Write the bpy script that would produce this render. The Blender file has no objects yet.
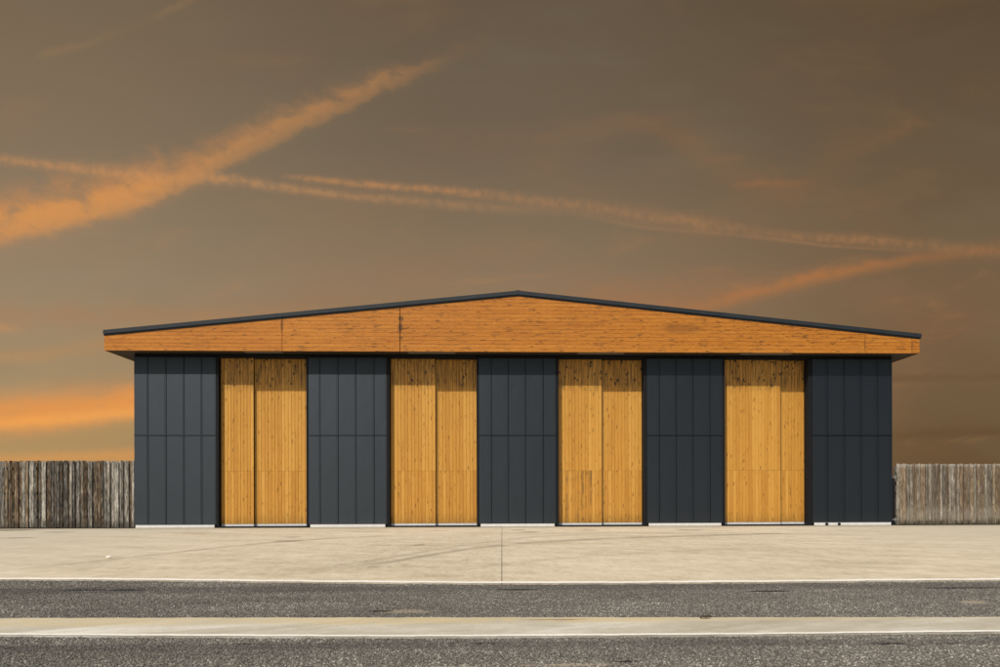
import bpy, math, random
import numpy as np
random.seed(7)
rng = np.random.default_rng(11)
scene = bpy.context.scene
col = scene.collection
R = math.radians

# ------------------------------------------------------------------ helpers
def srgb(r, g, b):
    f = lambda c: (c/255/12.92) if c/255 <= .04045 else ((c/255+.055)/1.055)**2.4
    return (f(r), f(g), f(b), 1.0)


class G:
    """tiny node-expression helper"""
    def __init__(self, tree): self.t = tree; self.n = tree.nodes; self.l = tree.links

    def link(self, sock, v):
        if isinstance(v, E): self.l.new(v.s, sock)
        elif v is not None: sock.default_value = v

    def math(self, op, a, b=None, c=None):
        m = self.n.new('ShaderNodeMath'); m.operation = op
        self.link(m.inputs[0], a); self.link(m.inputs[1], b); self.link(m.inputs[2], c)
        return E(self, m.outputs[0])

    def sep(self, v):
        s = self.n.new('ShaderNodeSeparateXYZ'); self.link(s.inputs[0], v)
        return [E(self, s.outputs[i]) for i in range(3)]

    def comb(self, x, y, z=0.0):
        s = self.n.new('ShaderNodeCombineXYZ')
        for i, v in enumerate((x, y, z)): self.link(s.inputs[i], v)
        return E(self, s.outputs[0])

    def noise(self, vec, scale=1.0, detail=3.0, rough=.55, dist=0.0):
        n = self.n.new('ShaderNodeTexNoise')
        self.link(n.inputs['Vector'], vec); n.inputs['Scale'].default_value = scale
        n.inputs['Detail'].default_value = detail; n.inputs['Roughness'].default_value = rough
        n.inputs['Distortion'].default_value = dist
        return E(self, n.outputs['Fac'])

    def voro(self, vec, scale=1.0, feature='F1', rnd=1.0, dim='3D'):
        n = self.n.new('ShaderNodeTexVoronoi'); n.feature = feature; n.voronoi_dimensions = dim
        self.link(n.inputs['Vector'], vec); n.inputs['Scale'].default_value = scale
        n.inputs['Randomness'].default_value = rnd
        return E(self, n.outputs['Distance']), (E(self, n.outputs['Color']) if feature == 'F1' else None)

    def white(self, vec):
        n = self.n.new('ShaderNodeTexWhiteNoise'); self.link(n.inputs['Vector'], vec)
        return E(self, n.outputs['Value'])

    def ramp(self, fac, stops, interp='LINEAR'):
        r = self.n.new('ShaderNodeValToRGB'); cr = r.color_ramp; cr.interpolation = interp
        while len(cr.elements) < len(stops): cr.elements.new(.5)
        for e, (p, c) in zip(cr.elements, stops):
            e.position = p; e.color = c if isinstance(c, tuple) else (c, c, c, 1)
        self.link(r.inputs[0], fac)
        return E(self, r.outputs[0])

    def mix(self, f, a, b, mode='MIX'):
        m = self.n.new('ShaderNodeMix'); m.data_type = 'RGBA'; m.blend_type = mode
        self.link(m.inputs[0], f); self.link(m.inputs[6], a); self.link(m.inputs[7], b)
        return E(self, m.outputs[2])

    def smooth(self, x, a, b):
        m = self.n.new('ShaderNodeMapRange'); m.interpolation_type = 'SMOOTHSTEP'
        self.link(m.inputs[0], x); m.inputs[1].default_value = a; m.inputs[2].default_value = b
        return E(self, m.outputs[0])

    def scale(self, vec, s):
        m = self.n.new('ShaderNodeVectorMath'); m.operation = 'MULTIPLY'
        self.link(m.inputs[0], vec); m.inputs[1].default_value = s
        return E(self, m.outputs[0])

    def add(self, vec, o):
        m = self.n.new('ShaderNodeVectorMath'); m.operation = 'ADD'
        self.link(m.inputs[0], vec); self.link(m.inputs[1], o)
        return E(self, m.outputs[0])


class E:
    def __init__(self, g, s): self.g = g; self.s = s
    def __add__(self, o): return self.g.math('ADD', self, o)
    __radd__ = __add__
    def __sub__(self, o): return self.g.math('SUBTRACT', self, o)
    def __rsub__(self, o): return self.g.math('SUBTRACT', o, self)
    def __mul__(self, o): return self.g.math('MULTIPLY', self, o)
    __rmul__ = __mul__
    def __truediv__(self, o): return self.g.math('DIVIDE', self, o)
    def __rtruediv__(self, o): return self.g.math('DIVIDE', o, self)
    def clamp(self): return self.g.math('MINIMUM', self.g.math('MAXIMUM', self, 0.0), 1.0)


def material(name):
    m = bpy.data.materials.new(name); m.use_nodes = True
    g = G(m.node_tree); b = g.n['Principled BSDF']
    co = g.n.new('ShaderNodeTexCoord'); ge = g.n.new('ShaderNodeNewGeometry')
    return m, g, b, E(g, co.outputs['Object']), ge


def bump(g, b, h, dist, strength=1.0):
    n = g.n.new('ShaderNodeBump'); n.inputs['Distance'].default_value = dist
    n.inputs['Strength'].default_value = strength
    g.link(n.inputs['Height'], h); g.l.new(n.outputs[0], b.inputs['Normal'])


class MB:
    def __init__(self): self.v = []; self.f = []; self.m = []

    def poly_prism(self, pts, axis, a, b, mat=0):
        """extrude a polygon given in the two other axes from a to b along axis"""
        n = len(pts); base = len(self.v)
        def P(p, t):
            if axis == 'x': return (t, p[0], p[1])
            if axis == 'y': return (p[0], t, p[1])
            return (p[0], p[1], t)
        self.v += [P(p, a) for p in pts] + [P(p, b) for p in pts]
        fs = [tuple(base+i for i in range(n)), tuple(base+n+i for i in reversed(range(n)))]
        for i in range(n):
            j = (i+1) % n
            fs.append((base+j, base+i, base+n+i, base+n+j))
        self.f += fs; self.m += [mat]*len(fs)

    def box(self, x0, x1, y0, y1, z0, z1, mat=0):
        self.poly_prism([(x0, y0), (x1, y0), (x1, y1), (x0, y1)], 'z', z0, z1, mat)

    def tray(self, x0, x1, z0, z1, y, d, c, mat=0):
        """sheet facing -y with chamfered edges: front at y, edges fall back d over c"""
        b = len(self.v)
        self.v += [(x0, y+d, z0), (x1, y+d, z0), (x1, y+d, z1), (x0, y+d, z1),
                   (x0+c, y, z0+c), (x1-c, y, z0+c), (x1-c, y, z1-c), (x0+c, y, z1-c)]
        fs = [(4, 5, 6, 7), (0, 1, 5, 4), (1, 2, 6, 5), (2, 3, 7, 6), (3, 0, 4, 7), (3, 2, 1, 0)]
        self.f += [tuple(b+i for i in q) for q in fs]; self.m += [mat]*6

    def build(self, name, mats, parent=None, off=(0, 0, 0), smooth=False):
        me = bpy.data.meshes.new(name)
        v = [(x-off[0], y-off[1], z-off[2]) for x, y, z in self.v]
        me.from_pydata(v, [], self.f)
        for m in (mats if isinstance(mats, (list, tuple)) else [mats]): me.materials.append(m)
        for p, i in zip(me.polygons, self.m): p.material_index = i; p.use_smooth = smooth
        import bmesh
        bm = bmesh.new(); bm.from_mesh(me)
        bmesh.ops.recalc_face_normals(bm, faces=bm.faces); bm.to_mesh(me); bm.free()
        o = bpy.data.objects.new(name, me); col.objects.link(o)
        if parent: o.parent = parent
        return o


def empty(name, loc):
    o = bpy.data.objects.new(name, None); o.location = loc; col.objects.link(o); return o


def tag(o, label, cat, group=None, kind=None):
    o['label'] = label; o['category'] = cat
    if group: o['group'] = group
    if kind: o['kind'] = kind


def clip(poly, f):
    out = []
    for i in range(len(poly)):
        a, b = poly[i], poly[(i+1) % len(poly)]
        fa, fb = f(a), f(b)
        if fa >= 0: out.append(a)
        if (fa >= 0) != (fb >= 0):
            t = fa/(fa-fb); out.append((a[0]+t*(b[0]-a[0]), a[1]+t*(b[1]-a[1])))
    return out

# ------------------------------------------------------------------ camera
YAW = 1.65; EYE = 1.03; DIST = 23.0; FOC = 667.0
cam = bpy.data.cameras.new('camera'); co = bpy.data.objects.new('camera', cam); col.objects.link(co)
co.location = (0, -DIST, EYE)
from mathutils import Matrix
co.rotation_mode = 'QUATERNION'
co.rotation_quaternion = (Matrix.Rotation(R(-YAW), 3, 'Z') @ Matrix.Rotation(R(90), 3, 'X') @ Matrix.Rotation(R(-.15), 3, 'Z')).to_quaternion()
cam.sensor_width = 36; cam.lens = 36*FOC/1000
PX0 = 502+FOC*math.tan(R(YAW)); PY0 = 497.0
cam.shift_x = (500-PX0)/1000; cam.shift_y = (PY0-333.5)/1000
cam.clip_end = 6000; cam.clip_start = .05
scene.camera = co

# ------------------------------------------------------------------ light
SUN = (-.75, -1.0, 1.74)
sl = bpy.data.lights.new('sun', 'SUN'); so = bpy.data.objects.new('sun', sl); col.objects.link(so)
sl.energy = 4.2; sl.angle = R(.53); sl.color = (1.0, .95, .87)
from mathutils import Vector
so.location = (-30, -40, 60)
so.rotation_mode = 'QUATERNION'; so.rotation_quaternion = Vector(SUN).to_track_quat('Z', 'Y')

W = bpy.data.worlds.new('World'); scene.world = W; W.use_nodes = True
g = G(W.node_tree); g.n.clear()
tc = g.n.new('ShaderNodeTexCoord'); dvec = E(g, tc.outputs['Generated'])
dx, dy, dz = g.sep(dvec)
sky = g.n.new('ShaderNodeTexSky'); sky.sky_type = 'NISHITA'; sky.sun_disc = False
sky.sun_elevation = math.atan2(SUN[2], math.hypot(SUN[0], SUN[1]))
sky.sun_rotation = math.atan2(SUN[0], SUN[1]) % (2*math.pi)
sky.air_density = 1.2; sky.dust_density = 3.0
NISH = .085
nish = g.mix(1.0, E(g, sky.outputs[0]), (NISH, NISH, NISH, 1), 'MULTIPLY')
# northern sky: dusk haze with cirrus and spread vapour trails, by compass bearing and height (gnomonic)
ys = g.math('MAXIMUM', dy, .04)
U = dx/ys; V = dz/ys
def uv(x, y):
    a = (x-PX0)/FOC; b = (PY0-y)/FOC; ro = R(-.15)
    a, b = a*math.cos(ro)-b*math.sin(ro), a*math.sin(ro)+b*math.cos(ro)
    ps = R(YAW); d = (math.sin(ps)+a*math.cos(ps), math.cos(ps)-a*math.sin(ps), b)
    return d[0]/d[1], d[2]/d[1]
X = U*FOC+502.0; Y = PY0-V*FOC            # the same plane in handier units (1 unit = 0.086 degrees near the middle)
def row(a, b, c, m=490):
    return g.ramp(g.math('MULTIPLY_ADD', X, 1/1400, 200/1400),
                  [(200/1400, srgb(*a)), ((200+m)/1400, srgb(*b)), (1180/1400, srgb(*c))], 'EASE')
rows = [(-500, row((88, 76, 62), (78, 66, 53), (68, 56, 42))),
        (0, row((119, 101, 80), (102, 87, 70), (91, 75, 56))),
        (150, row((133, 114, 92), (113, 98, 80), (103, 86, 66))),
        (285, row((151, 131, 105), (141, 118, 92), (119, 95, 70))),
        (400, row((166, 142, 106), (150, 120, 86), (111, 89, 63))),
        (500, row((186, 146, 88), (150, 112, 70), (101, 76, 48)))]
skyc = rows[0][1]
for (y0, _), (y1, c) in zip(rows, rows[1:]):
    skyc = g.mix(g.smooth(Y, y0, y1) if y0 < 0 else ((Y-y0)*(1/(y1-y0))).clamp(), skyc, c)
P2 = g.comb(X, Y, 0.0)
n_big = g.noise(g.scale(P2, (.004, .011, 1)), 1.0, 4, .55, .3)
n_mid = g.noise(g.scale(g.comb(X, Y+X*.12, 3.0), (.011, .04, 1)), 1.0, 5, .6, .4)
n_fine = g.noise(g.scale(P2, (.06, .075, 1)), 1.0, 5, .65)
n_puff = g.noise(g.scale(g.comb(X, Y-X*.25, 7.0), (.030, .042, 1)), 1.0, 7, .62, .5)
n_rip = g.noise(g.scale(P2, (.13, .10, 1)), 1.0, 2, .5)
# soft reddish veils and olive gaps
skyc = g.mix(g.smooth(n_big, .50, .74)*.20, skyc, srgb(158, 112, 74))
skyc = g.mix(g.smooth(n_mid, .55, .8)*g.smooth(Y, 90, 330)*.22, skyc, srgb(190, 132, 84))
skyc = g.mix(g.smooth(n_big, .52, .25)*.22, skyc, srgb(120, 112, 90))

def streak(base, pts, color, warp=4.0, soft=1.0, nz=None, nlo=.3, nhi=.65, gain=1.0, puff=0.0):
    """pts: (x, y centre, half width, strength)"""
    x0, x1 = pts[0][0], pts[-1][0]
    ymin = min(p[1] for p in pts)-2; ymax = max(p[1] for p in pts)+2; wmax = max(p[2] for p in pts)
    r = g.ramp((X-x0)*(1/(x1-x0)), [((p[0]-x0)/(x1-x0), ((p[1]-ymin)/(ymax-ymin), p[2]/wmax, p[3], 1)) for p in pts])
    sc = g.n.new('ShaderNodeSeparateColor'); g.l.new(r.s, sc.inputs[0])
    yc = E(g, sc.outputs[0])*(ymax-ymin)+ymin; hw = E(g, sc.outputs[1])*wmax; st = E(g, sc.outputs[2])
    d = (Y+(n_fine-.5)*warp*3+(n_mid-.5)*warp*2+(n_puff-.5)*puff-yc)/g.math('MAXIMUM', hw, .5)
    d2 = d*d
    m = g.math('EXPONENT', d2*d2*(-.9)) if soft < 1 else g.math('EXPONENT', d2*(-1.2))
    tex = g.smooth(nz if nz is not None else n_fine, nlo, nhi)
    return g.mix((m*st*(tex*.55+.45)*gain).clamp(), base, color)

OR = srgb(214, 146, 82)
# low glowing bank, left
skyc = streak(skyc, [(-300, 440, 26, .8), (0, 416, 21, .85), (80, 409, 20, .9), (140, 402, 19, .95), (330, 372, 12, .1), (420, 365, 10, 0)], srgb(230, 150, 76), 3.0, 1, n_mid, .1, .5, 1.0, 14)
skyc = streak(skyc, [(-300, 440, 6, .6), (0, 425, 7, .5), (60, 420, 7, .6), (140, 413, 7, .55), (300, 390, 5, .0)], srgb(250, 170, 84), 1.5, 1, n_mid, .1, .5)
skyc = streak(skyc, [(-200, 452, 7, .5), (0, 447, 5, .40), (60, 442, 6, .55), (140, 431, 9, .55), (300, 412, 8, 0)], srgb(172, 141, 94), 4.0, 1, n_mid, .1, .5)
skyc = streak(skyc, [(-200, 462, 5, .6), (0, 460, 6, .5), (140, 456, 8, .55), (300, 450, 5, 0)], srgb(222, 154, 84), 2.0, 1, n_mid, .1, .5)
skyc = streak(skyc, [(-120, 322, 6, .5), (0, 328, 6, .55), (16, 330, 5, .4), (40, 332, 4, 0)], srgb(220, 150, 84), 1.5)
skyc = streak(skyc, [(-120, 362, 9, .4), (0, 360, 9, .4), (40, 358, 8, .3), (120, 345, 10, .25), (330, 330, 14, .0)], srgb(196, 138, 84), 3, 1, n_mid)
# broad spread trail rising to the right
skyc = streak(skyc, [(-260, 290, 32, .6), (0, 226, 24, .66), (75, 207, 25, .66), (150, 188, 22, .62), (200, 166, 19, .50), (225, 155, 17, .33), (280, 128, 15, .31), (350, 97, 12, .25), (410, 73, 8, .15), (445, 60, 8, .06), (500, 36, 8, 0)],
              srgb(206, 140, 82), 2.4, 1, n_puff, .22, .62, 1.0, 36)
skyc = streak(skyc, [(-260, 300, 18, .5), (0, 234, 15, .60), (75, 219, 14, .60), (150, 198, 13, .55), (200, 177, 9, .34), (270, 141, 10, .25), (345, 106, 9, .22), (400, 80, 7, .12), (450, 60, 7, 0)],
              srgb(224, 152, 82), 2.0, .5, n_puff, .25, .6, 1.0, 26)
# crossing thin trails
skyc = streak(skyc, [(-200, 134, 5, .5), (0, 164, 4.5, .42), (75, 172, 5, .5), (150, 180, 7, .5), (225, 183, 6, .25), (260, 186, 5, 0)], srgb(206, 146, 92), 2.0, 1, n_rip)
skyc = streak(skyc, [(190, 176, 5, .0), (220, 180, 5, .46), (280, 189, 4.5, .44), (340, 197, 4.5, .36), (420, 203, 5, .27), (500, 208, 5, .18), (590, 214, 5, .0)], srgb(206, 148, 94), 2.2, 1, n_rip)
skyc = streak(skyc, [(280, 178, 3, 0), (310, 181, 3.5, .42), (370, 186, 4.0, .54), (430, 190, 4.0, .48), (500, 196, 5, .30), (580, 205, 7, .22), (640, 214, 8.5, .22), (700, 221, 8.5, .27), (745, 228, 7, .12), (800, 234, 5, .2), (850, 236, 5, .30), (910, 240, 6, .22), (990, 246, 8, .12), (1200, 270, 9, .2)],
              srgb(204, 142, 88), 2.0, 1, n_rip)
skyc = streak(skyc, [(560, 210, 3, 0), (640, 226, 2.5, .16), (740, 233, 2, .12), (830, 243, 1.6, .28), (880, 246, 1.6, .2), (940, 247, 3, 0)], srgb(190, 136, 90), 1.0)
# lower right trail with its own glow
skyc = streak(skyc, [(610, 318, 14, .2), (700, 306, 9, .42), (760, 290, 8, .56), (830, 272, 8.5, .62), (880, 263, 7, .46), (930, 255, 6, .30), (1010, 244, 8, .18), (1200, 220, 8, .12)], srgb(184, 118, 66), 1.6, 1, n_puff, .2, .6, 1.0, 10)
skyc = streak(skyc, [(480, 330, 30, 0), (600, 300, 22, .38), (680, 295, 18, .35), (760, 285, 20, .1), (820, 280, 20, 0)], srgb(176, 114, 70), 6, 1, n_mid, .2, .6)
# faint wisps
skyc = streak(skyc, [(40, 66, 5, 0), (62, 60, 5, .22), (100, 50, 5, .18), (150, 30, 5, .05), (188, 10, 5, .25), (215, 0, 4, 0)], srgb(170, 128, 86), 3, 1)
skyc = streak(skyc, [(620, 120, 6, 0), (650, 121, 10, .22), (690, 140, 22, .22), (740, 170, 26, .2), (800, 188, 22, .2), (850, 150, 22, .14), (920, 118, 9, .22), (960, 116, 5, 0)], srgb(156, 104, 66), 10, 1, n_mid, .3, .65)
skyc = streak(skyc, [(730, 184, 4, 0), (750, 182, 4, .3), (785, 180, 4, .3), (820, 180, 3, 0)], srgb(164, 110, 68), 3, 1)
skyc = streak(skyc, [(380, 132, 3, 0), (410, 131, 4, .22), (440, 132, 3, 0)], srgb(160, 116, 78), 2, 1)
# darker bars low on the right
skyc = streak(skyc, [(700, 378, 8, 0), (890, 378, 5, .35), (1000, 376, 4, .4), (1200, 372, 6, .4)], srgb(96, 74, 48), 3, 1, n_mid)
skyc = streak(skyc, [(700, 440, 8, 0), (890, 436, 7, .35), (1000, 431, 6, .45), (1200, 428, 6, .4)], srgb(92, 68, 42), 3, 1, n_mid)
skyc = streak(skyc, [(860, 330, 26, 0), (920, 330, 22, .25), (1010, 322, 24, .15), (1200, 315, 24, 0)], srgb(142, 98, 64), 6, 1, n_mid)

front = g.smooth(dy, .08, .42)
final = g.mix(front, nish, skyc)
bg = g.n.new('ShaderNodeBackground'); out = g.n.new('ShaderNodeOutputWorld')
g.link(bg.inputs[0], final); bg.inputs[1].default_value = 1.0
g.l.new(bg.outputs[0], out.inputs[0])
SKYBG = bg
W.cycles.sampling_method = 'MANUAL'; W.cycles.sample_map_resolution = 512

scene.view_settings.view_transform = 'Standard'; scene.view_settings.look = 'None'
scene.view_settings.exposure = 0.0; scene.view_settings.gamma = 1.0

# ------------------------------------------------------------------ materials
def attr_island(g, ge): return E(g, ge.outputs['Random Per Island'])

def mat_panel():
    m, g, b, P, ge = material('anthracite metal')
    x, y, z = g.sep(P)
    n1 = g.noise(g.scale(P, (2.6, 2.6, .5)), 1.0, 3)
    n2 = g.noise(g.scale(P, (9, 9, .7)), 1.0, 4, .6)
    r = attr_island(g, ge)
    f = (n1-.5)*.5+(n2-.5)*.35+(r-.5)*.25+.5
    c = g.ramp(f, [(.2, (.0032, .0046, .0070, 1)), (.8, (.0058, .0078, .0110, 1))])
    dust = g.smooth(z+(n2-.5)*.6, .6, .0)*.04
    g.link(b.inputs['Base Color'], g.mix(dust, c, (.16, .14, .11, 1)))
    # brushed along the height of the sheet: the highlight spreads vertically
    g.link(b.inputs['Roughness'], .555+(n2-.5)*.10)
    b.inputs['Anisotropic'].default_value = .48
    g.link(b.inputs['Tangent'], g.comb(0.0, 0.0, 1.0))
    b.inputs['IOR'].default_value = 1.62
    b.inputs['Specular Tint'].default_value = (.77, .90, 1.0, 1)
    bump(g, b, g.noise(g.scale(P, (1.6, 1, .9)), 1.0, 2), .02, .6)
    return m

def plain(name, c, rough=.6, var=.25, sc=6.0, metal=0.0, spec=.4):
    m, g, b, P, ge = material(name)
    n = g.noise(P, sc, 5, .6)
    lo = tuple(v*(1-var) for v in c)+(1,); hi = tuple(v*(1+var) for v in c)+(1,)
    g.link(b.inputs['Base Color'], g.ramp(n, [(.25, lo), (.75, hi)]))
    b.inputs['Roughness'].default_value = rough; b.inputs['Metallic'].default_value = metal; b.inputs['Specular IOR Level'].default_value = spec
    return m

def ell(g, x, y, cx, cy, rx, ry, nz=None, amt=.6):
    a = (x-cx)*(1/rx); c = (y-cy)*(1/ry)
    d = g.math('SQRT', a*a+c*c)
    if nz is not None: d = d+(nz-.5)*amt*2
    return g.smooth(d, 1.1, .6)

def mat_timber(name, axis, pitch, base, dark, light, mould_z=None, streaky=None, spec=.35, rvar=.3):
    """varnished softwood boards; axis = grain direction"""
    m, g, b, P, ge = material(name)
    x, y, z = g.sep(P)
    r = attr_island(g, ge)
    along, across = (z, x) if axis == 'z' else (x, z)
    q = g.comb(across+r*37.0, along, r*11.0)
    grain = g.noise(g.scale(q, (30, 1.1, 1)), 1.0, 5, .65, .6)
    fine = g.noise(g.scale(q, (120, 3.0, 1)), 1.0, 3, .6)
    wide = g.noise(g.scale(q, (3, .35, 1)), 1.0, 3, .5)
    f = (grain-.5)*.55+(fine-.5)*.3+(r-.5)*rvar+(wide-.5)*.45+.5
    c = g.ramp(f, [(.15, dark), (.5, base), (.85, light)])
    # knots
    kd, kc = g.voro(g.scale(g.comb(across, along, r*5.0), (1/pitch, 1/.42, 1)), 1.0)
    kr = E(g, kc.g.n.new('ShaderNodeSeparateColor').outputs[0]); g.l.new(kc.s, kr.s.node.inputs[0])
    k = g.smooth(kd+(grain-.5)*.10, .24, .09)*g.smooth(kr, .30, .42)
    c = g.mix(k*.72, c, tuple(v*.32 for v in dark[:3])+(1,))
    # a coarser family of soft knots and resin marks
    kd2, kc2 = g.voro(g.scale(g.comb(across, along, 4.0+r*3.0), (1/(pitch*1.4), 1/.3, 1)), 1.0)
    k2 = g.smooth(kd2+(grain-.5)*.4, .30, .05)
    c = g.mix(k2*.50, c, tuple(v*.75 for v in dark[:3])+(1,))
    bl = g.noise(g.scale(q, (9, 2.4, 1)), 1.0, 5, .7)
    c = g.mix(g.smooth(bl, .52, .72)*.45, c, dark)
    c = g.mix(g.smooth(bl, .48, .28)*.35, c, light)
    if mould_z:
        h = g.noise(g.scale(q, (2.0, 2.6, 1)), 1.0, 5, .65)
        mk = g.smooth(z+(h-.5)*.7, mould_z, mould_z+.45)
        wx = g.noise(g.scale(g.comb(x, z, 2.0), (16, 11, 1)), 1.0, 4, .6); wz = g.noise(g.scale(g.comb(x, z, 31.0), (16, 9, 1)), 1.0, 4, .6)
        md, mc = g.voro(g.scale(g.comb(x+(wx-.5)*.16, z+(wz-.5)*.26, 9.0), (7.6, 4.8, 1)), 1.0)
        ms = E(g, mc.g.n.new('ShaderNodeSeparateColor').outputs[1]); g.l.new(mc.s, ms.s.node.inputs[0])
        spots = g.smooth(md+(fine-.5)*.3+(wx-.5)*.3, .36, .16)*g.smooth(ms, .22, .5)
        c = g.mix((mk*spots*.92).clamp(), c, (.02, .012, .006, 1))
        c = g.mix((mk*g.smooth(grain, .42, .60)*.70).clamp(), c, (.05, .028, .010, 1))
        sx = g.noise(g.scale(g.comb(x, z*.08, 5.0), (7.5, 1, 1)), 1.0, 2, .5)
        zone = g.smooth(x, 1.34, 1.42)*g.smooth(x, 2.72, 2.5)*g.smooth(z, 1.948, 1.942)
        c = g.mix((zone*g.smooth(sx, .46, .62)*(g.smooth(h, .42, .62)*.55+.12)).clamp(), c, (.09, .055, .022, 1))
        # splash marks at the foot
        ft = g.smooth(z+(fine-.5)*.5, .55, .12)*g.smooth(grain, .42, .62)*.45
        c = g.mix(ft, c, (.07, .045, .02, 1))
    if streaky:
        q2 = g.comb(z, x, 0.0)
        h = g.noise(g.scale(q2, (15, 2.0, 1)), 1.0, 6, .72)
        h2 = g.noise(g.scale(q2, (26, 9.0, 1)), 1.0, 4, .7)
        cl = g.noise(g.scale(P, (.55, 1, 1.8)), 1.0, 5, .65)
        h3 = g.noise(g.scale(q2, (19, .9, 1)), 1.0, 5, .7)
        c = g.mix((g.smooth(h, .52, .63)*g.smooth(cl+g.smooth(x, -12.0, 4.0)*.10-.05, .38, .58)*.66).clamp(), c, (.060, .030, .010, 1))
        c = g.mix((g.smooth(h3+g.smooth(x, -14.0, 0.0)*.04-.03, .56, .66)*g.smooth(h2, .36, .54)*.60).clamp(), c, (.085, .036, .010, 1))
        c = g.mix((g.smooth(h2, .52, .70)*.42).clamp(), c, (.15, .058, .012, 1))
        c = g.mix(g.smooth(h2, .48, .34)*.28, c, (.62, .27, .050, 1))
        c = g.mix(g.smooth(cl, .42, .75)*.22, c, tuple(v*.6 for v in base[:3])+(1,))
        for cx, cz, rx, rz, s_ in ((13.55, 6.2, .045, .3, .4), (-3.98, 7.05, .10, .10, .7), (-4.0, 6.75, .09, .18, .7), (-3.98, 6.4, .08, .06, .6), (-7.95, 6.8, .06, .25, .5), (5.6, 6.75, .8, .2, .3), (11.9, 6.25, .03, .3, .4)):
            c = g.mix(ell(g, x, z, cx, cz, rx, rz, h2, .9)*s_, c, (.050, .026, .010, 1))
    g.link(b.inputs['Base Color'], c)
    g.link(b.inputs['Roughness'], .50+(grain-.5)*.2)
    b.inputs['Specular IOR Level'].default_value = spec
    bump(g, b, grain*.6+fine*.4, .004, .6)
    return m

def mat_fence():
    m, g, b, P, ge = material('weathered fence boards')
    x, y, z = g.sep(P)
    r = attr_island(g, ge)
    q = g.comb(x+r*53.0, z, r*17.0)
    big = g.noise(g.scale(q, (8, 1.5, 1)), 1.0, 4, .6, .5)
    grain = g.noise(g.scale(q, (17, 1.7, 1)), 1.0, 6, .72, .7)
    fine = g.noise(g.scale(q, (34, 4.5, 1)), 1.0, 5, .7)
    r2 = g.white(g.comb(r*91.7, 2.0, 0.0))
    f = (grain-.5)*1.35+(fine-.5)*1.15+(big-.5)*.5+(r-.5)*.36+.46
    grey = g.ramp(f, [(.1, (.016, .0145, .012, 1)), (.38, (.105, .095, .080, 1)), (.62, (.265, .240, .20, 1)), (.9, (.58, .54, .46, 1))])
    brown = g.ramp(f, [(.1, (.016, .010, .006, 1)), (.4, (.095, .058, .030, 1)), (.65, (.22, .150, .085, 1)), (.92, (.46, .36, .25, 1))])
    k = g.smooth(big+(r2-.5)*.75, .50, .78)*.85
    c = g.mix(k, grey, brown)
    kd, kc = g.voro(g.scale(g.comb(x, z, r*5.0), (7, 2.4, 1)), 1.0)
    kk = g.smooth(kd+(fine-.5)*.22, .22, .06)
    wash = g.noise(g.scale(q, (13, 3.2, 1)), 1.0, 6, .75)
    c = g.mix(g.smooth(wash, .56, .74)*.42, c, (.46, .43, .37, 1))
    c = g.mix(g.smooth(wash, .42, .28)*.42, c, (.035, .029, .023, 1))
    c = g.mix(kk*.75, c, (.03, .018, .010, 1))
    # algae and splash near the foot
    ft = g.smooth(z+(grain-.5)*.5+(big-.5)*.7, .42, .08)
    c = g.mix(ft*.65, c, (.035, .033, .022, 1))
    g.link(b.inputs['Base Color'], c); b.inputs['Roughness'].default_value = .85
    b.inputs['Specular IOR Level'].default_value = .2
    bump(g, b, grain*.7+fine*.3, .012, .8)
    return m, (g, b, c, z, grain, big, r)

def mat_fence_pale():
    m, (g, b, c, z, grain, big, r_) = mat_fence()
    m.name = 'weathered fence boards, limed foot'
    c = g.mix(.16, c, (.34, .25, .16, 1))
    pale = g.smooth(z+(grain-.5)*.9+(r_-.5)*.35, .66, .36)*g.smooth(z+(big-.5)*.5, .05, .25)
    top_ = g.smooth(z+(grain-.5)*.22+(r_-.5)*.12, 2.03, 2.13)
    c = g.mix(top_*.4, c, (.50, .47, .41, 1))
    c = g.mix(pale*.30, c, (.38, .34, .26, 1))
    kx = g.noise(g.scale(g.comb(grain, big, 0.0), (3, 3, 1)), 1.0, 1)
    c = g.mix(g.smooth(z+(kx-.5)*.5, .20, .10)*g.smooth(big, .48, .58)*.8, c, (.030, .026, .014, 1))
    g.link(b.inputs['Base Color'], c)
    return m

def curve_mark(g, x, y, pts, w, nz, brk):
    """a soft tyre line: y as a ramp over x"""
    x0, x1 = pts[0][0], pts[-1][0]; ymin = min(p[1] for p in pts)-.01; ymax = max(p[1] for p in pts)+.01
    r = g.ramp((x-x0)*(1/(x1-x0)), [((p[0]-x0)/(x1-x0), (p[1]-ymin)/(ymax-ymin)) for p in pts], 'B_SPLINE' if len(pts) > 3 else 'LINEAR')
    sc = g.n.new('ShaderNodeSeparateColor'); g.l.new(r.s, sc.inputs[0])
    yc = E(g, sc.outputs[0])*(ymax-ymin)+ymin
    d = (y+(nz-.5)*w*1.5-yc)*(1/w)
    ends = g.smooth(x, x0, x0+.5)*g.smooth(x, x1, x1-1.0)
    return g.math('EXPONENT', d*d*(-1.0))*ends*brk

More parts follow.
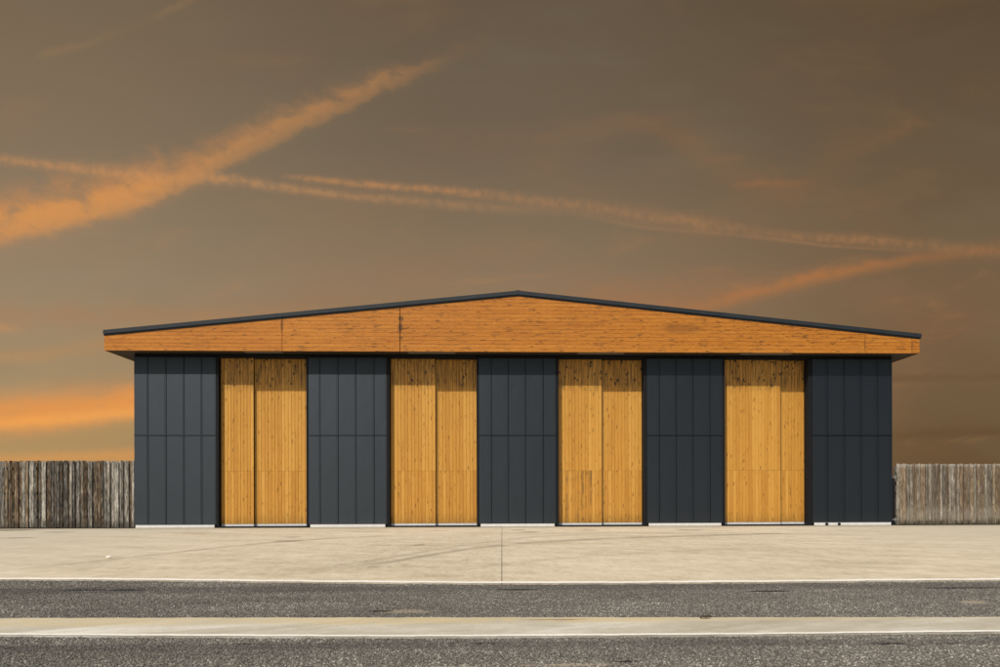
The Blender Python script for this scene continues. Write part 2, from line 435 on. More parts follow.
def mat_concrete():
    m, g, b, P, ge = material('pale concrete apron')
    x, y, z = g.sep(P)
    n0 = g.noise(P, .16, 4, .55)
    n1 = g.noise(g.scale(g.comb(x+y*.35, y-x*.10, 0.0), (.5, .9, 1)), 1.0, 5, .6)
    n2 = g.noise(P, 5.0, 6, .7)
    n3 = g.noise(P, 60.0, 3, .6)
    n4 = g.noise(g.scale(g.comb(x, y+x*.45, 0.0), (.35, 1.6, 1)), 1.0, 5, .65)
    n5 = g.noise(g.scale(P, (3.2, 1.6, 1)), 1.0, 5, .65); n6 = g.noise(g.scale(P, (14, 4.0, 1)), 1.0, 4, .7)
    f = (n0-.5)*.5+(n1-.5)*.6+(n2-.5)*.45+(n3-.5)*.40+(n4-.5)*.7+(n5-.5)*.75+(n6-.5)*.7+.5
    c = g.ramp(f, [(.1, (.315, .258, .168, 1)), (.5, (.480, .406, .290, 1)), (.9, (.602, .518, .388, 1))])
    # greyer towards both ends
    ends = g.math('ABSOLUTE', x-1.0)
    c = g.mix(g.smooth(ends+(n0-.5)*6, 6, 14)*.55, c, (.40, .365, .29, 1))
    # tyre lines
    brk = g.smooth(n1+(n2-.5)*.3, .30, .56)
    A = [(-2.9, -13.56), (-1.9, -12.6), (-1.3, -11.1), (-.65, -9.6), (.2, -8.4), (1.2, -7.55), (2.9, -6.45), (5.8, -5.3), (8.3, -4.5)]
    B = [(-7.2, -13.1), (-6.7, -12.3), (-6.4, -11.0), (-6.0, -9.6), (-5.5, -7.9), (-4.4, -6.0), (-2.6, -4.6)]
    C = [(-2.9, -14.2), (-2.5, -12.9), (-1.8, -11.2), (-1.1, -9.4), (-.1, -7.1), (1.0, -5.6), (3.0, -4.2)]
    t = curve_mark(g, x, y, A, .30, n5, brk)*1.2+curve_mark(g, x, y, B, .30, n5, brk)*1.1+curve_mark(g, x, y, C, .24, n5, brk)*.7
    D_ = [(-1.5, -3.4), (1.0, -4.2), (4.0, -4.0), (8.0, -4.8), (10.0, -6.2)]
    t = t+curve_mark(g, x, y, D_, .4, n5, brk)*.6
    A2 = [(p[0]+.9, p[1]-2.9) for p in A if p[0] < 6]
    t = t+curve_mark(g, x, y, [(-.9, -13.9), (.1, -12.7), (1.5, -11.4), (3.5, -10.3), (6.0, -9.6)], .22, n5, brk)*.4
    c = g.mix((t*.52).clamp(), c, (.16, .130, .090, 1))
    Lm = curve_mark(g, x, y, [(.4, -11.9), (.9, -12.8), (1.3, -13.8), (1.55, -14.6)], .10, n2, brk)+curve_mark(g, x, y, [(2.0, -9.6), (3.0, -10.9), (4.3, -12.5), (4.9, -13.6)], .12, n2, brk)+curve_mark(g, x, y, [(-.3, -12.9), (.1, -13.7), (.4, -14.6)], .08, n2, brk)
    c = g.mix((Lm*.6).clamp(), c, (.60, .50, .37, 1))
    # damp dirt along the foot of the walls and small oil spots
    foot = g.smooth(y+(n1-.5)*2.4+(n2-.5)*1.2, -1.9, -.1)
    c = g.mix(foot*.32, c, (.20, .155, .10, 1))
    for cx, cy, rx, ry, s in ((-5.1, -7.0, .36, .38, .5), (-5.45, -5.4, .22, .3, .4), (-2.64, -8.5, .3, .2, .35), (-1.8, -8.55, .16, .26, .55), (.5, -2.2, .26, .3, .6), (.82, -3.4, .34, .32, .6), (2.67, -2.4, .34, .3, .55), (5.8, -2.6, .5, .4, .45), (-15.9, -1.0, .9, .5, .85), (-12.6, -5.3, .5, .35, .5), (-13.5, -2.3, .5, .4, .5), (-1.9, -13.05, .14, .12, .4), (-.6, -12.0, .1, .1, .4), (-9.0, -3.3, .5, .4, .3), (9.0, -3.0, .5, .35, .3), (-4.2, -2.8, .6, .3, .4), (-2.0, -2.4, .5, .3, .4)):
        c = g.mix(ell(g, x, y, cx, cy, rx, ry, n2, .8)*s, c, (.13, .095, .055, 1))
    sd, sc_ = g.voro(P, 9.0)
    c = g.mix(g.smooth(sd, .10, .04)*.4, c, (.14, .105, .07, 1))
    # the saw-cut joints
    jx = g.math('ABSOLUTE', x+.005)
    jl = g.math('LESS_THAN', jx, .008)
    c = g.mix(jl*.6, c, (.08, .065, .045, 1))
    g.link(b.inputs['Base Color'], c); b.inputs['Roughness'].default_value = .85
    b.inputs['Specular IOR Level'].default_value = .25
    bump(g, b, n3*.6+n2*.8+jl*(-3.0), .004, .7)
    return m

def mat_gutter():
    m, g, b, P, ge = material('grey concrete gutter')
    x, y, z = g.sep(P)
    n1 = g.noise(g.scale(P, (1.0, 1.8, 1)), 1.0, 5, .6)
    n2 = g.noise(P, 9.0, 6, .7); n3 = g.noise(P, 70.0, 3, .6)
    # pale diagonal washes left by run-off
    sw = g.noise(g.scale(g.comb(x*.9-y*2.2, x+y*.4, 0.0), (1.0, .35, 1)), 1.0, 4, .6, .6)
    f = (n1-.5)*.5+(sw-.5)*.9+(n2-.5)*.3+(n3-.5)*.3+.5
    c = g.ramp(f, [(.25, (.30, .265, .195, 1)), (.5, (.41, .375, .295, 1)), (.72, (.56, .53, .455, 1))])
    # sandy silt along the back edge
    silt = g.smooth(y+(n1-.5)*.35+(n2-.5)*.08, -17.62, -17.40)
    fade = g.smooth(x+(n1-.5)*4, 5.5, 1.0)*.6+.25
    c = g.mix((silt*fade*g.smooth(n2*.6+n1*.4, .30, .62)).clamp(), c, (.45, .36, .195, 1))
    c = g.mix(ell(g, x, y, .45, -17.40, .3, .03, n2, .7)*.7, c, (.20, .10, .04, 1))
    cr, _ = g.voro(g.scale(g.comb(x+n2*.1, y*.8+n2*.15, 0.0), (1.6, 1.6, 1)), 1.0, 'DISTANCE_TO_EDGE')
    c = g.mix(g.smooth(cr, .010, .003)*g.smooth(n1, .6, .7)*.3, c, (.12, .10, .07, 1))
    g.link(b.inputs['Base Color'], c); b.inputs['Roughness'].default_value = .85
    b.inputs['Specular IOR Level'].default_value = .25
    bump(g, b, n3*.5+n2, .004, .7)
    return m

PITS = [(-4.27, -15.32, .26, .075), (-4.75, -15.30, .3, .06), (-1.11, -16.86, .14, .05), (2.73, -18.37, .15, .025), (3.12, -18.38, .1, .02), (.78, -18.80, .10, .02), (-1.85, -18.19, .08, .02), (-.13, -18.25, .13, .02), (2.94, -15.75, .3, .07), (.16, -15.5, .3, .06), (5.2, -15.6, .5, .06)]
SAND = [(-.88, -16.88, .30, .10), (.45, -18.87, .36, .03), (4.6, -16.6, .2, .1), (-.3, -18.9, .2, .03)]
def asphalt_tone(g, x, y, c, n1, n2):
    for cx, cy, rx, ry in SAND:
        c = g.mix(ell(g, x, y, cx, cy, rx, ry, n2, .8)*.7, c, (.30, .25, .18, 1))
    for cx, cy, rx, ry in PITS:
        c = g.mix(ell(g, x, y, cx, cy, rx, ry, n2, .35)*.93, c, (.010, .009, .008, 1))
    return c

def mat_asphalt():
    m, g, b, P, ge = material('worn asphalt binder')
    x, y, z = g.sep(P)
    n1 = g.noise(g.scale(P, (.5, 1.6, 1)), 1.0, 5, .6); n2 = g.noise(P, 6.0, 5, .65)
    vd, vc = g.voro(P, 90.0)
    sp = g.n.new('ShaderNodeSeparateColor'); g.l.new(vc.s, sp.inputs[0]); v = E(g, sp.outputs[0])
    f = (n1-.5)*.6+(v-.5)*.6+.5
    c = g.ramp(f, [(.1, (.035, .032, .027, 1)), (.5, (.095, .088, .076, 1)), (.9, (.19, .176, .152, 1))])
    c = asphalt_tone(g, x, y, c, n1, n2)
    g.link(b.inputs['Base Color'], c); b.inputs['Roughness'].default_value = .9
    b.inputs['Specular IOR Level'].default_value = .3
    bump(g, b, vd, .012, 1.0)
    return m

def mat_chip():
    m, g, b, P, ge = material('asphalt stone chippings')
    x, y, z = g.sep(P)
    n1 = g.noise(g.scale(P, (.5, 1.6, 1)), 1.0, 5, .6); n2 = g.noise(P, 6.0, 5, .65)
    r = attr_island(g, ge); r2 = g.white(g.comb(r*77.0, 1.0, 2.0))
    n0 = g.noise(g.scale(P, (.35, .6, 1)), 1.0, 3)
    f = r+(n1-.5)*.6+(n0-.5)*.5
    c = g.ramp(f, [(0, (.060, .055, .046, 1)), (.35, (.115, .107, .092, 1)), (.7, (.170, .158, .136, 1)), (.93, (.25, .235, .205, 1)), (1, (.40, .38, .33, 1))])
    c = g.mix(r2*.35, c, g.mix(1.0, c, (1.0, .84, .66, 1), 'MULTIPLY'))
    # two bands on the road side of the concrete edges are darker
    dark_bands = g.smooth(g.math('ABSOLUTE', y+15.35+(n1-.5)*.5), .38, .1)*.42+g.smooth(g.math('ABSOLUTE', y+18.3+(n1-.5)*.15), .16, .04)*.40
    c = g.mix(dark_bands, c, (.035, .033, .031, 1))
    c = asphalt_tone(g, x, y, c, n1, n2)
    g.link(b.inputs['Base Color'], c); b.inputs['Roughness'].default_value = .75
    b.inputs['Specular IOR Level'].default_value = .35
    return m

def mat_paint(brk_lo, brk_hi):
    m, g, b, P, ge = material('worn white road paint')
    n1 = g.noise(g.scale(P, (.8, 3, 1)), 1.0, 5, .65); n2 = g.noise(P, 28.0, 5, .7)
    c = g.ramp(n2, [(.3, (.60, .56, .48, 1)), (.7, (.80, .77, .70, 1))])
    g.link(b.inputs['Base Color'], c); b.inputs['Roughness'].default_value = .7
    tr = g.n.new('ShaderNodeBsdfTransparent'); mx = g.n.new('ShaderNodeMixShader')
    keep = g.smooth(n1*.55+n2*.45, brk_lo, brk_hi)
    g.link(mx.inputs[0], keep); g.l.new(tr.outputs[0], mx.inputs[1]); g.l.new(b.outputs[0], mx.inputs[2])
    g.l.new(mx.outputs[0], g.n['Material Output'].inputs[0])
    return m

def mat_ground():
    m, g, b, P, ge = material('dry grass field')
    n1 = g.noise(P, .05, 5, .6); n2 = g.noise(P, 3.0, 6, .7)
    c = g.ramp((n1-.5)*.7+(n2-.5)*.6+.5, [(.2, (.035, .042, .016, 1)), (.5, (.07, .072, .028, 1)), (.8, (.15, .125, .055, 1))])
    g.link(b.inputs['Base Color'], c); b.inputs['Roughness'].default_value = .95
    bump(g, b, n2, .08, .8)
    return m

M_PANEL = mat_panel()
M_BLACK = plain('black frame steel', (.009, .009, .010), .8, spec=.2)
M_BACK = plain('dark membrane behind the cladding', (.005, .005, .006), .95, spec=.05)
M_ROOF = plain('slate grey roof metal', (.020, .024, .028), .5, .2, 3.0)
M_FLASH = plain('galvanised base flashing', (.66, .65, .62), .5, .12, 9.0)
M_SOFFIT = plain('brown stained soffit boards', (.060, .042, .027), .8, .3, 5.0, spec=.2)
M_SOFFIT_PALE = plain('pale grey soffit sheet', (.17, .15, .12), .7, .1, 9.0)
M_DOOR = mat_timber('honey varnished door boards', 'z', .115, (.545, .265, .043, 1), (.43, .188, .026, 1), (.63, .335, .068, 1), mould_z=4.60, rvar=.40)
M_FASCIA = mat_timber('orange varnished gable boards', 'x', .128, (.50, .180, .019, 1), (.38, .118, .011, 1), (.58, .238, .034, 1), streaky=True, rvar=.16)
M_FENCE, _ = mat_fence()
M_FENCE2 = mat_fence_pale()
M_RAIL = plain('grey fence rail timber', (.16, .14, .115), .9, .4, 4.0)
M_CONC = mat_concrete(); M_GUT = mat_gutter(); M_ASPH = mat_asphalt(); M_CHIP = mat_chip()
M_PAINT_A = mat_paint(.30, .42); M_PAINT_B = mat_paint(.26, .38)
M_GROUND = mat_ground()

# ------------------------------------------------------------------ ground
def sheet(name, pts_front, pts_back, z, mats, th=.0):
    """strip between two polylines that share their x samples (front = towards the road)"""
    mb = MB(); n = len(pts_front)
    mb.v = [(x, y, z) for x, y in pts_front]+[(x, y, z) for x, y in pts_back]
    mb.f = [(i, i+1, n+i+1, n+i) for i in range(n-1)]
    if th:
        b = len(mb.v); mb.v += [(x, y, z-th) for x, y in pts_front]+[(x, y, z-th) for x, y in pts_back]
        mb.f += [(i, i+1, b+i+1, b+i) for i in range(n-1)]+[(n+i, n+i+1, b+n+i+1, b+n+i) for i in range(n-1)]
    mb.m = [0]*len(mb.f)
    o = mb.build(name, mats); o['kind'] = 'structure'
    return o

XS = [-80, -20, -8] + [x*.25 for x in range(-28, 29)] + [8, 20, 80]
def interp(tab, x):
    return float(np.interp(x, [t[0] for t in tab], [t[1] for t in tab]))
EDGE = [(-6.9, -14.32), (-6.37, -14.35), (-4.8, -14.47), (-3.1, -14.71), (-1.53, -14.91), (.09, -15.06), (1.63, -15.10), (3, -15.09), (4.58, -15.04), (6.08, -15.02)]
LOW = [(-4.1, -17.82), (-3.79, -17.86), (-2.82, -17.93), (-1.87, -17.99), (-.94, -18.04), (0, -18.07), (1.85, -18.08), (2.8, -18.065), (3.76, -18.06)]
BACK = [(-4.3, -17.12), (-2.18, -17.19), (0, -17.27), (2.1, -17.36), (4.2, -17.44)]
rag = lambda x, s, a: a*(math.sin(x*7.1*s+1)+.6*math.sin(x*17.3*s)+.4*math.sin(x*41*s+2))
XF = sorted(set(XS+[round(-9+.06*i, 3) for i in range(301)]))
e_pts = [(x, interp(EDGE, x)+rag(x, 1, .012)) for x in XF]
l_pts = [(x, interp(LOW, x)+rag(x, 1.7, .004)) for x in XF]
b_pts = [(x, interp(BACK, x)+rag(x, 1.3, .006)) for x in XF]
Z_AP, Z_AS, Z_GU = 0.0, -.014, -.002
mb = MB(); mb.v = [(-3000, -3000, -.07), (3000, -3000, -.07), (3000, 3000, -.07), (-3000, 3000, -.07)]; mb.f = [(0, 1, 2, 3)]; mb.m = [0]
mb.build('ground', M_GROUND)['kind'] = 'structure'
sheet('concrete_apron', e_pts, [(x, 26.0) for x, _ in e_pts], Z_AP, M_CONC, .06)
sheet('concrete_gutter', l_pts, b_pts, Z_GU, M_GUT, .06)

def asphalt(name, y_lo, y_hi, area, dens):
    """binder sheet plus half-buried stone chippings in the part that can be seen closely"""
    ff, fb = y_lo, y_hi
    base_v = [(x, ff(x), Z_AS) for x in XF]+[(x, fb(x), Z_AS) for x in XF]
    n = len(XF); base_f = [(i, i+1, n+i+1, n+i) for i in range(n-1)]
    # stones
    N = int(dens*(area[1]-area[0])*(area[3]-area[2]))
    px = rng.uniform(area[0], area[1], N); py = rng.uniform(area[2], area[3], N)
    hi = np.interp(px, XF, [fb(x) for x in XF]); lo = np.interp(px, XF, [ff(x) for x in XF])
    ok = (py < hi-.006) & (py > lo+.006)
    # only where this or a nearby viewpoint sees them
    ok &= np.abs(px) < (py+DIST)*.78+4.0
    for cx, cy, rx, ry in PITS: ok &= ((px-cx)/rx)**2+((py-cy)/ry)**2 > .55
    px = px[ok]; py = py[ok]; N = len(px)
    rad = .0042+.0060*rng.random(N)**2.0; h = rad*rng.uniform(.35, .85, N)
    K = 5
    ang = rng.uniform(0, 2*math.pi, N)[:, None]+np.arange(K)[None, :]*(2*math.pi/K)+rng.uniform(-.35, .35, (N, K))
    rr = rad[:, None]*rng.uniform(.75, 1.2, (N, K))
    ring0 = np.stack([px[:, None]+rr*np.cos(ang), py[:, None]+rr*np.sin(ang), np.full((N, K), Z_AS-.001)], -1)
    top = rng.uniform(.5, .8, (N, K))
    hh = h[:, None]*rng.uniform(.75, 1.1, (N, K))
    ring1 = np.stack([px[:, None]+rr*top*np.cos(ang), py[:, None]+rr*top*np.sin(ang), Z_AS+hh], -1)
    V = np.concatenate([ring0, ring1], 1).reshape(-1, 3)
    b0 = len(base_v)
    idx = (np.arange(N)*2*K)[:, None]
    k = np.arange(K); k2 = (k+1) % K
    quads = np.stack([idx+k, idx+k2, idx+K+k2, idx+K+k], -1).reshape(-1, 4)+b0
    tops = (idx+K+k).reshape(-1, K)+b0
    me = bpy.data.meshes.new(name)
    allv = np.concatenate([np.array(base_v), V]).astype(np.float32)
    bf = np.array(base_f)
    loops = np.concatenate([bf.ravel(), quads.ravel(), tops.ravel()]).astype(np.int32)
    starts = np.concatenate([np.arange(len(bf))*4, len(bf)*4+np.arange(len(quads))*4, len(bf)*4+len(quads)*4+np.arange(len(tops))*K]).astype(np.int32)
    me.vertices.add(len(allv)); me.vertices.foreach_set('co', allv.ravel())
    me.loops.add(len(loops)); me.loops.foreach_set('vertex_index', loops)
    me.polygons.add(len(starts)); me.polygons.foreach_set('loop_start', starts)
    mi = np.ones(len(starts), np.int32); mi[:len(bf)] = 0
    me.materials.append(M_ASPH); me.materials.append(M_CHIP)
    me.polygons.foreach_set('material_index', mi)
    me.update(calc_edges=True); me.validate()
    me.polygons.foreach_set('use_smooth', np.zeros(len(me.polygons), bool))
    o = bpy.data.objects.new(name, me); col.objects.link(o); o['kind'] = 'structure'
    return o
fx = lambda pts: (lambda x: float(np.interp(x, [p[0] for p in pts], [p[1] for p in pts])))
asphalt('asphalt_lane', fx(b_pts), fx(e_pts), (-12, 12, -17.5, -14.2), 6200)
asphalt('road', lambda x: -27.5, fx(l_pts), (-8, 8, -20.4, -17.8), 8200)

# painted lines, a thin sheet 4 mm above the concrete edge
sheet('edge_line_marking', [(x, y+.004) for x, y in e_pts], [(x, y+.165+.014*math.sin(x*3.1)) for x, y in e_pts], Z_AP+.004, M_PAINT_A)
sheet('gutter_line_marking', [(x, y+.003) for x, y in l_pts], [(x, y+.060+.006*math.sin(x*2.3)) for x, y in l_pts], Z_GU+.004, M_PAINT_B)

# ------------------------------------------------------------------ barn
BX = .59; OFF = (BX, 0, 0)
barn = empty('barn', OFF)
tag(barn, 'long low barn with anthracite metal bays, orange timber doors and shallow timber gable', 'barn')
XL, XR = -12.475, 13.69
EL, ER, PK = -13.23, 14.41, .56
EZ, PZ = 6.605, 8.0
FB = 5.945            # underside of the timber gable
YF = -.41             # front of the gable boards
YB = 16.0
zr = lambda x: PZ-(PZ-EZ)*(abs(x-PK)/((PK-EL) if x < PK else (ER-PK)))   # roof top line
RT = .165
HEAD = 5.82

bays = [(-12.475, -9.718, [-11.994, -11.392, -10.79, -10.195]),
        (-6.61, -3.937, [-6.206, -5.595, -4.985, -4.37]),
        (-.796, 1.877, [-.353, .233, .823, 1.435]),
        (5.026, 7.686, [5.47, 6.062, 6.65, 7.243]),
        (10.842, 13.69, [11.385, 11.987, 12.585, 13.174])]
for bi, (x0, x1, seams) in enumerate(bays):
    mb = MB()
    xs = [x0]+seams+[x1]
    for a, b in zip(xs, xs[1:]):
        for z0, z1 in ((.112, 3.140), (3.160, HEAD)):
            mb.tray(a+.005, b-.006, z0, z1, 0.0, .016, .004)
            if b-a > .3:       # pressed rib beside the seam
                mb.box(b-.070, b-.046, -.010, .004, z0+.01, z1-.01)
        mb.box(a+.005, b-.006, -.012, .004, 3.1605, 3.190)   # lap strip
    mb.box(x0+.001, x1-.001, .018, .42, .02, HEAD-.003, 1)
    w = mb.build('cladding_panel', [M_PANEL, M_BACK], barn, OFF)
    fl = MB(); fl.box(x0+(.06 if bi else .05), x1-.065, -.016, .020, .012, .108)
    f = fl.build('base_flashing', M_FLASH, w)
    f.location = (-BX, 0, 0)
    if bi == 4:
        for hx in (11.33, 11.77):
            d = MB(); pts = [(hx+.05*math.cos(t*math.pi/7), .06+.045*math.sin(t*math.pi/7)) for t in range(14)]
            d.poly_prism(pts, 'y', -.05, -.014)
            o = d.build('drain_outlet', M_BLACK, w); o.location = (-BX, 0, 0)
# timber doors
doors = [(-9.718, -6.61, -8.53, .07, .075), (-3.937, -.796, -2.30, .085, .07), (1.877, 5.026, 3.485, .085, .10), (7.686, 10.842, 9.80, .075, .14)]
for di, (x0, x1, xs, fl_, fr_) in enumerate(doors):
    for ja, jb in ((x0+.001, x0+fl_), (x1-fr_, x1-.001)):
        mb = MB(); mb.box(ja, jb, .006, .418, .0, HEAD-.004); mb.build('door_jamb', M_BLACK, barn, OFF)
    s = MB(); s.box(x0+fl_+.001, x1-fr_-.001, -.012, .415, .001, .05)
    s.build('door_sill', M_BLACK, barn, OFF)
    for li, (a, b, y) in enumerate(((x0+fl_+.012, xs, .19), (xs-.12, x1-fr_-.012, .30))):
        mb = MB(); nb = max(3, round((b-a)/.115)); p = (b-a)/nb
        for i in range(nb):
            xa, xb = a+i*p, a+(i+1)*p
            for z0, z1 in ((.128, 1.945), (1.949, 5.87)):
                jit = random.uniform(-.0015, .0015)
                c = .005
                mb.poly_prism([(xa+.001, y+.011+jit), (xa+c, y+jit), (xb-c, y+jit), (xb-.001, y+.011+jit)], 'z', z0, z1)
        mb.box(a, b, y+.0175, y+.07, .125, 5.872, 1)
        d = mb.build('sliding_door', [M_DOOR, M_BACK], barn, OFF)
        if di == 2 and li == 0: d['label'] = 'timber door leaf with black mould streaks on its lower boards'
        r = MB(); r.box(a+.004, b-.004, y+.004, y+.06, .052, .122)
        o = r.build('bottom_rail', M_FLASH, d); o.location = (-BX, 0, 0)
        if di == 2 and li == 0: STAIN_DOOR = d
# header and inner wall
mb = MB(); mb.box(XL+.02, XR-.02, .05, .42, HEAD, FB+.02)
mb.build('door_header', M_BLACK, barn, OFF)
mb = MB(); mb.box(XL+.3, XR-.3, .425, .6, .0, FB+.02)
mb.build('inner_wall', M_BACK, barn, OFF)
# gable cladding front and back
def gable(y0, y1, backy0, backy1, name):
    mb = MB(); z = FB; pitch = .128
    joints = [EL+.006, -7.36, -3.42, 12.50, ER-.006]
    lim = lambda x: zr(x)-RT-.006
    while z < PZ-RT:
        for a, b in zip(joints, joints[1:]):
            gp = {-7.36: .007, -3.42: .012}.get(b, .0018)
            ga = {-7.36: .007, -3.42: .012}.get(a, .0018)
            poly = [(a+ga, z+.002), (b-gp, z+.002), (b-gp, z+pitch-.0045), (a+ga, z+pitch-.0045)]
            sl_ = (PZ-EZ)/(PK-EL); sr_ = (PZ-EZ)/(ER-PK)
            poly = clip(poly, lambda p: (PZ-RT-.006-sl_*(PK-p[0]))-p[1])
            if len(poly) > 2: poly = clip(poly, lambda p: (PZ-RT-.006-sr_*(p[0]-PK))-p[1])
            if len(poly) > 2:
                j = random.uniform(-.002, .002)
                mb.poly_prism(poly, 'y', y0+j, y1)
        z += pitch
    P_ = [(EL+.02, FB+.004), (ER-.02, FB+.004), (ER-.02, zr(ER-.02)-RT-.01), (PK, PZ-RT-.01), (EL+.02, zr(EL+.02)-RT-.01)]
    mb.poly_prism(P_, 'y', backy0, backy1, 1)
    return mb.build(name, [M_FASCIA, M_BACK], barn, OFF)
gable(YF, YF+.018, YF+.019, YF+.06, 'gable_cladding')
gable(YB+.392, YB+.41, YB+.35, YB+.391, 'gable_cladding')
# side eaves boards
for xa, xb in ((EL, EL+.025), (ER-.025, ER)):
    mb = MB()
    for i in range(4):
        zt = min(FB+.128*(i+1)-.003, EZ-RT-.006)
        if FB+.128*i+.02 < zt:
            mb.box(xa, xb, YF+.02, YB+.388, FB+.128*i+.002, zt)
    mb.build('eaves_board', M_FASCIA, barn, OFF)
# soffit
mb = MB()
mb.box(EL+.027, ER-.027, YF+.062, .048, FB+.012, FB+.035)
mb.box(EL+.027, XL-.001, .049, YB+.34, FB+.012, FB+.035)
mb.box(XR+.001, ER-.027, .049, YB+.34, FB+.012, FB+.035)
mb.box(XL, XR, YB+.01, YB+.34, FB+.012, FB+.035)
mb.build('soffit', M_SOFFIT, barn, OFF)
for a, b in ((-8.68, -7.41), (-3.18, -1.59), (2.61, 4.19), (8.24, 10.02)):  # plain pale grey panels laid under the soffit above the doors
    mb = MB(); mb.box(a, b, -.33, -.06, FB+.004, FB+.0115)
    mb.build('soffit_panel', M_SOFFIT_PALE, barn, OFF)
# roof: two slabs, front trim standing proud
mb = MB()
for s in (-1, 1):
    xe = EL-.002 if s < 0 else ER+.03
    top = [(xe, zr(xe)), (PK, PZ)]; bot = [(PK, PZ-RT), (xe, zr(xe)-RT)]
    mb.poly_prism(top+bot, 'y', YF-.012, YB+.42)
roof = mb.build('roof', M_ROOF, barn, OFF)
mb = MB()
for s in (-1, 1):
    xe = EL-.006 if s < 0 else ER+.04
    top = [(xe, zr(xe)+.012), (PK, PZ+.012)]; bot = [(PK, PZ-.115), (xe, zr(xe)-.115)]
    mb.poly_prism(top+bot, 'y', YF-.045, YF-.014)
o = mb.build('verge_trim', M_ROOF, roof); o.location = (-BX, 0, 0)
mb = MB()
k = -23
x = EL+.3
while x < ER:
    if abs(x-PK) > .1:
        mb.box(x-.012, x+.012, YF, YB+.41, zr(x)-.01, zr(x)+.028)
    x += .6
o = mb.build('standing_seam', M_ROOF, roof); o.location = (-BX, 0, 0)
mb = MB(); mb.poly_prism([(PK-.16, zr(PK-.16)+.03), (PK, PZ+.048), (PK+.16, zr(PK+.16)+.03), (PK+.16, zr(PK+.16)+.02), (PK, PZ+.036), (PK-.16, zr(PK-.16)+.02)], 'y', YF+.02, YB+.40)
o = mb.build('ridge_cap', M_ROOF, roof); o.location = (-BX, 0, 0)
# side and back walls
for s, x in ((-1, XL), (1, XR)):
    mb = MB()
    xi = x-s*.25
    mb.box(min(x-s*.022, xi), max(x-s*.022, xi), .43, YB, .0, FB+.01, 1)
    y = .03
    while y < YB-.1:
        y2 = min(y+.6, YB)
        for z0, z1 in ((.112, 3.158), (3.178, FB+.005)):
            mb.box(min(x, x-s*.02), max(x, x-s*.02), y+.006, y2-.006, z0, z1)
        y = y2
    mb.build('side_wall', [M_PANEL, M_BACK], barn, OFF)
mb = MB(); mb.box(XL, XR, YB+.001, YB+.008, .0, FB+.01); mb.build('back_wall', M_PANEL, barn, OFF)

# ------------------------------------------------------------------ fences
def fence(name, x0, x1, top, mat, label, end, seed):
    rnd = random.Random(seed)
    rt = empty(name, ((x0+x1)/2, .05, 0)); off = ((x0+x1)/2, .05, 0)
    tag(rt, label, 'fence')
    mb = MB(); x = x0
    def board(xa, xc, y):
        zt = top+rnd.uniform(-.018, .022); zb = .035+rnd.uniform(-.012, .02)
        lean = rnd.uniform(-.004, .004); b = len(mb.v); c = .004
        for z in (zb, zt-.01, zt):
            s = lean*z; cc = .0 if z < zt else .006
            mb.v += [(xa+s+cc, y+.02, z), (xa+s+cc, y+c, z), (xa+s+c+cc, y, z), (xc+s-c-cc, y, z), (xc+s-cc, y+c, z), (xc+s-cc, y+.02, z)]
        for lv in range(2):
            for k in range(6):
                k2 = (k+1) % 6
                mb.f.append((b+lv*6+k, b+lv*6+k2, b+lv*6+6+k2, b+lv*6+6+k))
        mb.f += [tuple(b+k for k in range(5, -1, -1)), tuple(b+12+k for k in range(6))]
        mb.m += [0]*14
    # board on board: front boards stand clear of the ones behind, gaps of uneven width between them
    while x < x1-.16:
        w = rnd.choice((.06, .075, .09, .10, .12, .14))*rnd.uniform(.9, 1.1)
        xc = min(x+w, x1); gap = rnd.choice((.012, .02, .03, .05, .075))
        board(x, xc, -.012+rnd.uniform(-.006, .006))
        xn = xc+gap
        if xn < x1: board(xc-.018, xn+.018, .034+rnd.uniform(-.004, .004))
        x = xn
    if x1-x > .004: board(max(x-.02, x0), x1, .034)
    board(x1-.075, x1, -.012)
    oo = (off[0], 0, 0)
    p = mb.build('fence_boards', mat, rt, oo)
    for z in (.35, 1.15, top-.3):
        r = MB(); r.box(x0+.01, x1-.01, .060, .105, z, z+.09); r.build('rail', M_RAIL, rt, oo)
    x = x0+.06
    while x < x1:
        r = MB(); r.box(x-.05, x+.05, .106, .20, -.06, top-.08); r.build('post', M_RAIL, rt, oo); x += 2.4
    r = MB(); r.box(x0+.004, x1-.004, .008, .030, .002, .022); r.build('kickboard', M_BACK, rt, oo)
    return rt, oo
fence('timber_fence', -32.0, -12.50, 2.29, M_FENCE, 'dark brown and grey weathered board fence left of the barn', 1, 5)
fr, oo = fence('timber_fence', 13.86, 34.0, 2.15, M_FENCE2, 'paler grey board fence with bleached foot, hinged beside the right end of the barn', 0, 9)
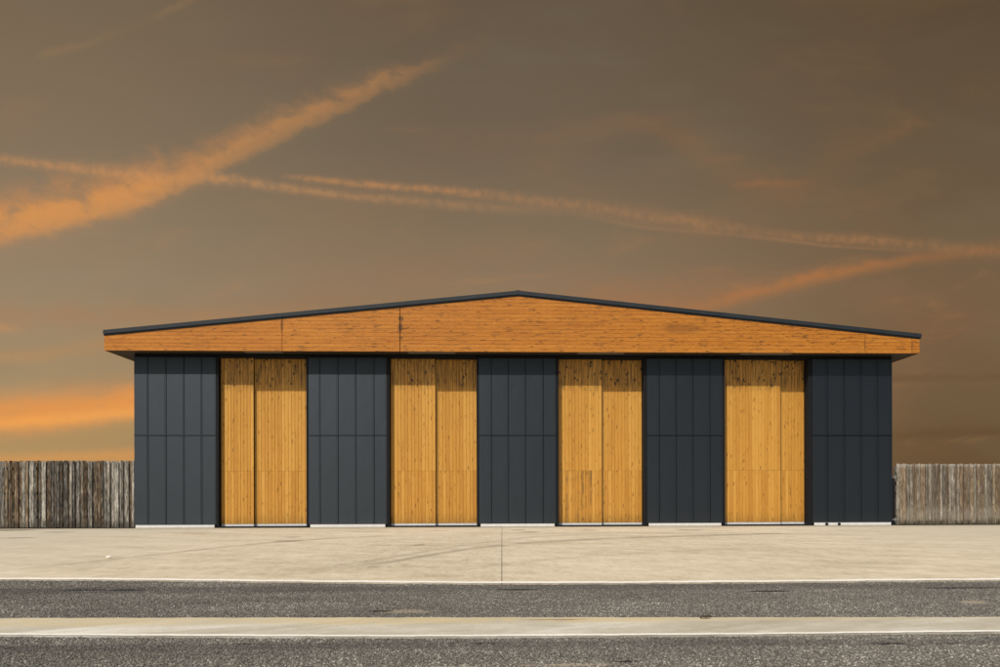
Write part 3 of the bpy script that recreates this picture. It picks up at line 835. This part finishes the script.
mb = MB(); mb.box(13.715, 13.79, -.01, .09, 0, 1.66); hp = mb.build('hinge_post', M_BLACK, fr, oo)
for z in (1.70, .22):
    mb = MB(); mb.box(13.70, 13.93, -.022, -.011, z-.03, z+.012)
    pts = [(13.80+.024*math.cos(t*math.pi/5), -.02+.024*math.sin(t*math.pi/5)) for t in range(10)]
    mb.poly_prism(pts, 'z', z-.06, z+.04)
    mb.build('hinge', plain('worn hinge steel', (.30, .29, .27), .45, .3, 12, .6), fr, oo)

# ------------------------------------------------------------------ small loose things
def stone(name, loc, r, mat, label, cat, squash=.6, seed=1):
    import bmesh
    rnd = random.Random(seed); bm = bmesh.new(); bmesh.ops.create_icosphere(bm, subdivisions=2, radius=r)
    for v in bm.verts: v.co *= rnd.uniform(.82, 1.12); v.co.z *= squash; v.co.x *= 1.2
    me = bpy.data.meshes.new(name); bm.to_mesh(me); bm.free(); me.materials.append(mat)
    o = bpy.data.objects.new(name, me); o.location = (loc[0], loc[1], loc[2]+r*squash*.8); col.objects.link(o)
    tag(o, label, cat); return o
stone('pebble', (-6.76, -11.34, 0), .036, plain('white limestone', (.78, .74, .66), .7, .1, 20), 'small white pebble lying on the pale concrete in front of the barn', 'pebble', .6, 3)
# dry leaf on the back edge of the gutter
mb = MB()
n = 9; L = .055; Wd = .020
for i in range(n+1):
    t = i/n; w_ = Wd*math.sin(math.pi*min(1, t*.96+.02))**.8
    zz = .008+.016*math.sin(t*math.pi)+.004*math.sin(t*9)
    xx = -L+2*L*t
    mb.v += [(xx, -w_, zz*.6), (xx, 0, zz+.008), (xx, w_, zz*.6+.003)]
for i in range(n):
    for k in range(2):
        a = i*3+k; mb.f.append((a, a+1, a+4, a+3)); mb.m.append(0)
leaf = mb.build('dead_leaf', plain('dry brown leaf', (.055, .035, .018), .8, .4, 30), smooth=True)
leaf.location = (1.72, -17.40, Z_GU); leaf.rotation_euler = (0, 0, .25)
sm = leaf.modifiers.new('thickness', 'SOLIDIFY'); sm.thickness = .0015
tag(leaf, 'curled dry brown leaf on the back edge of the concrete strip', 'leaf')
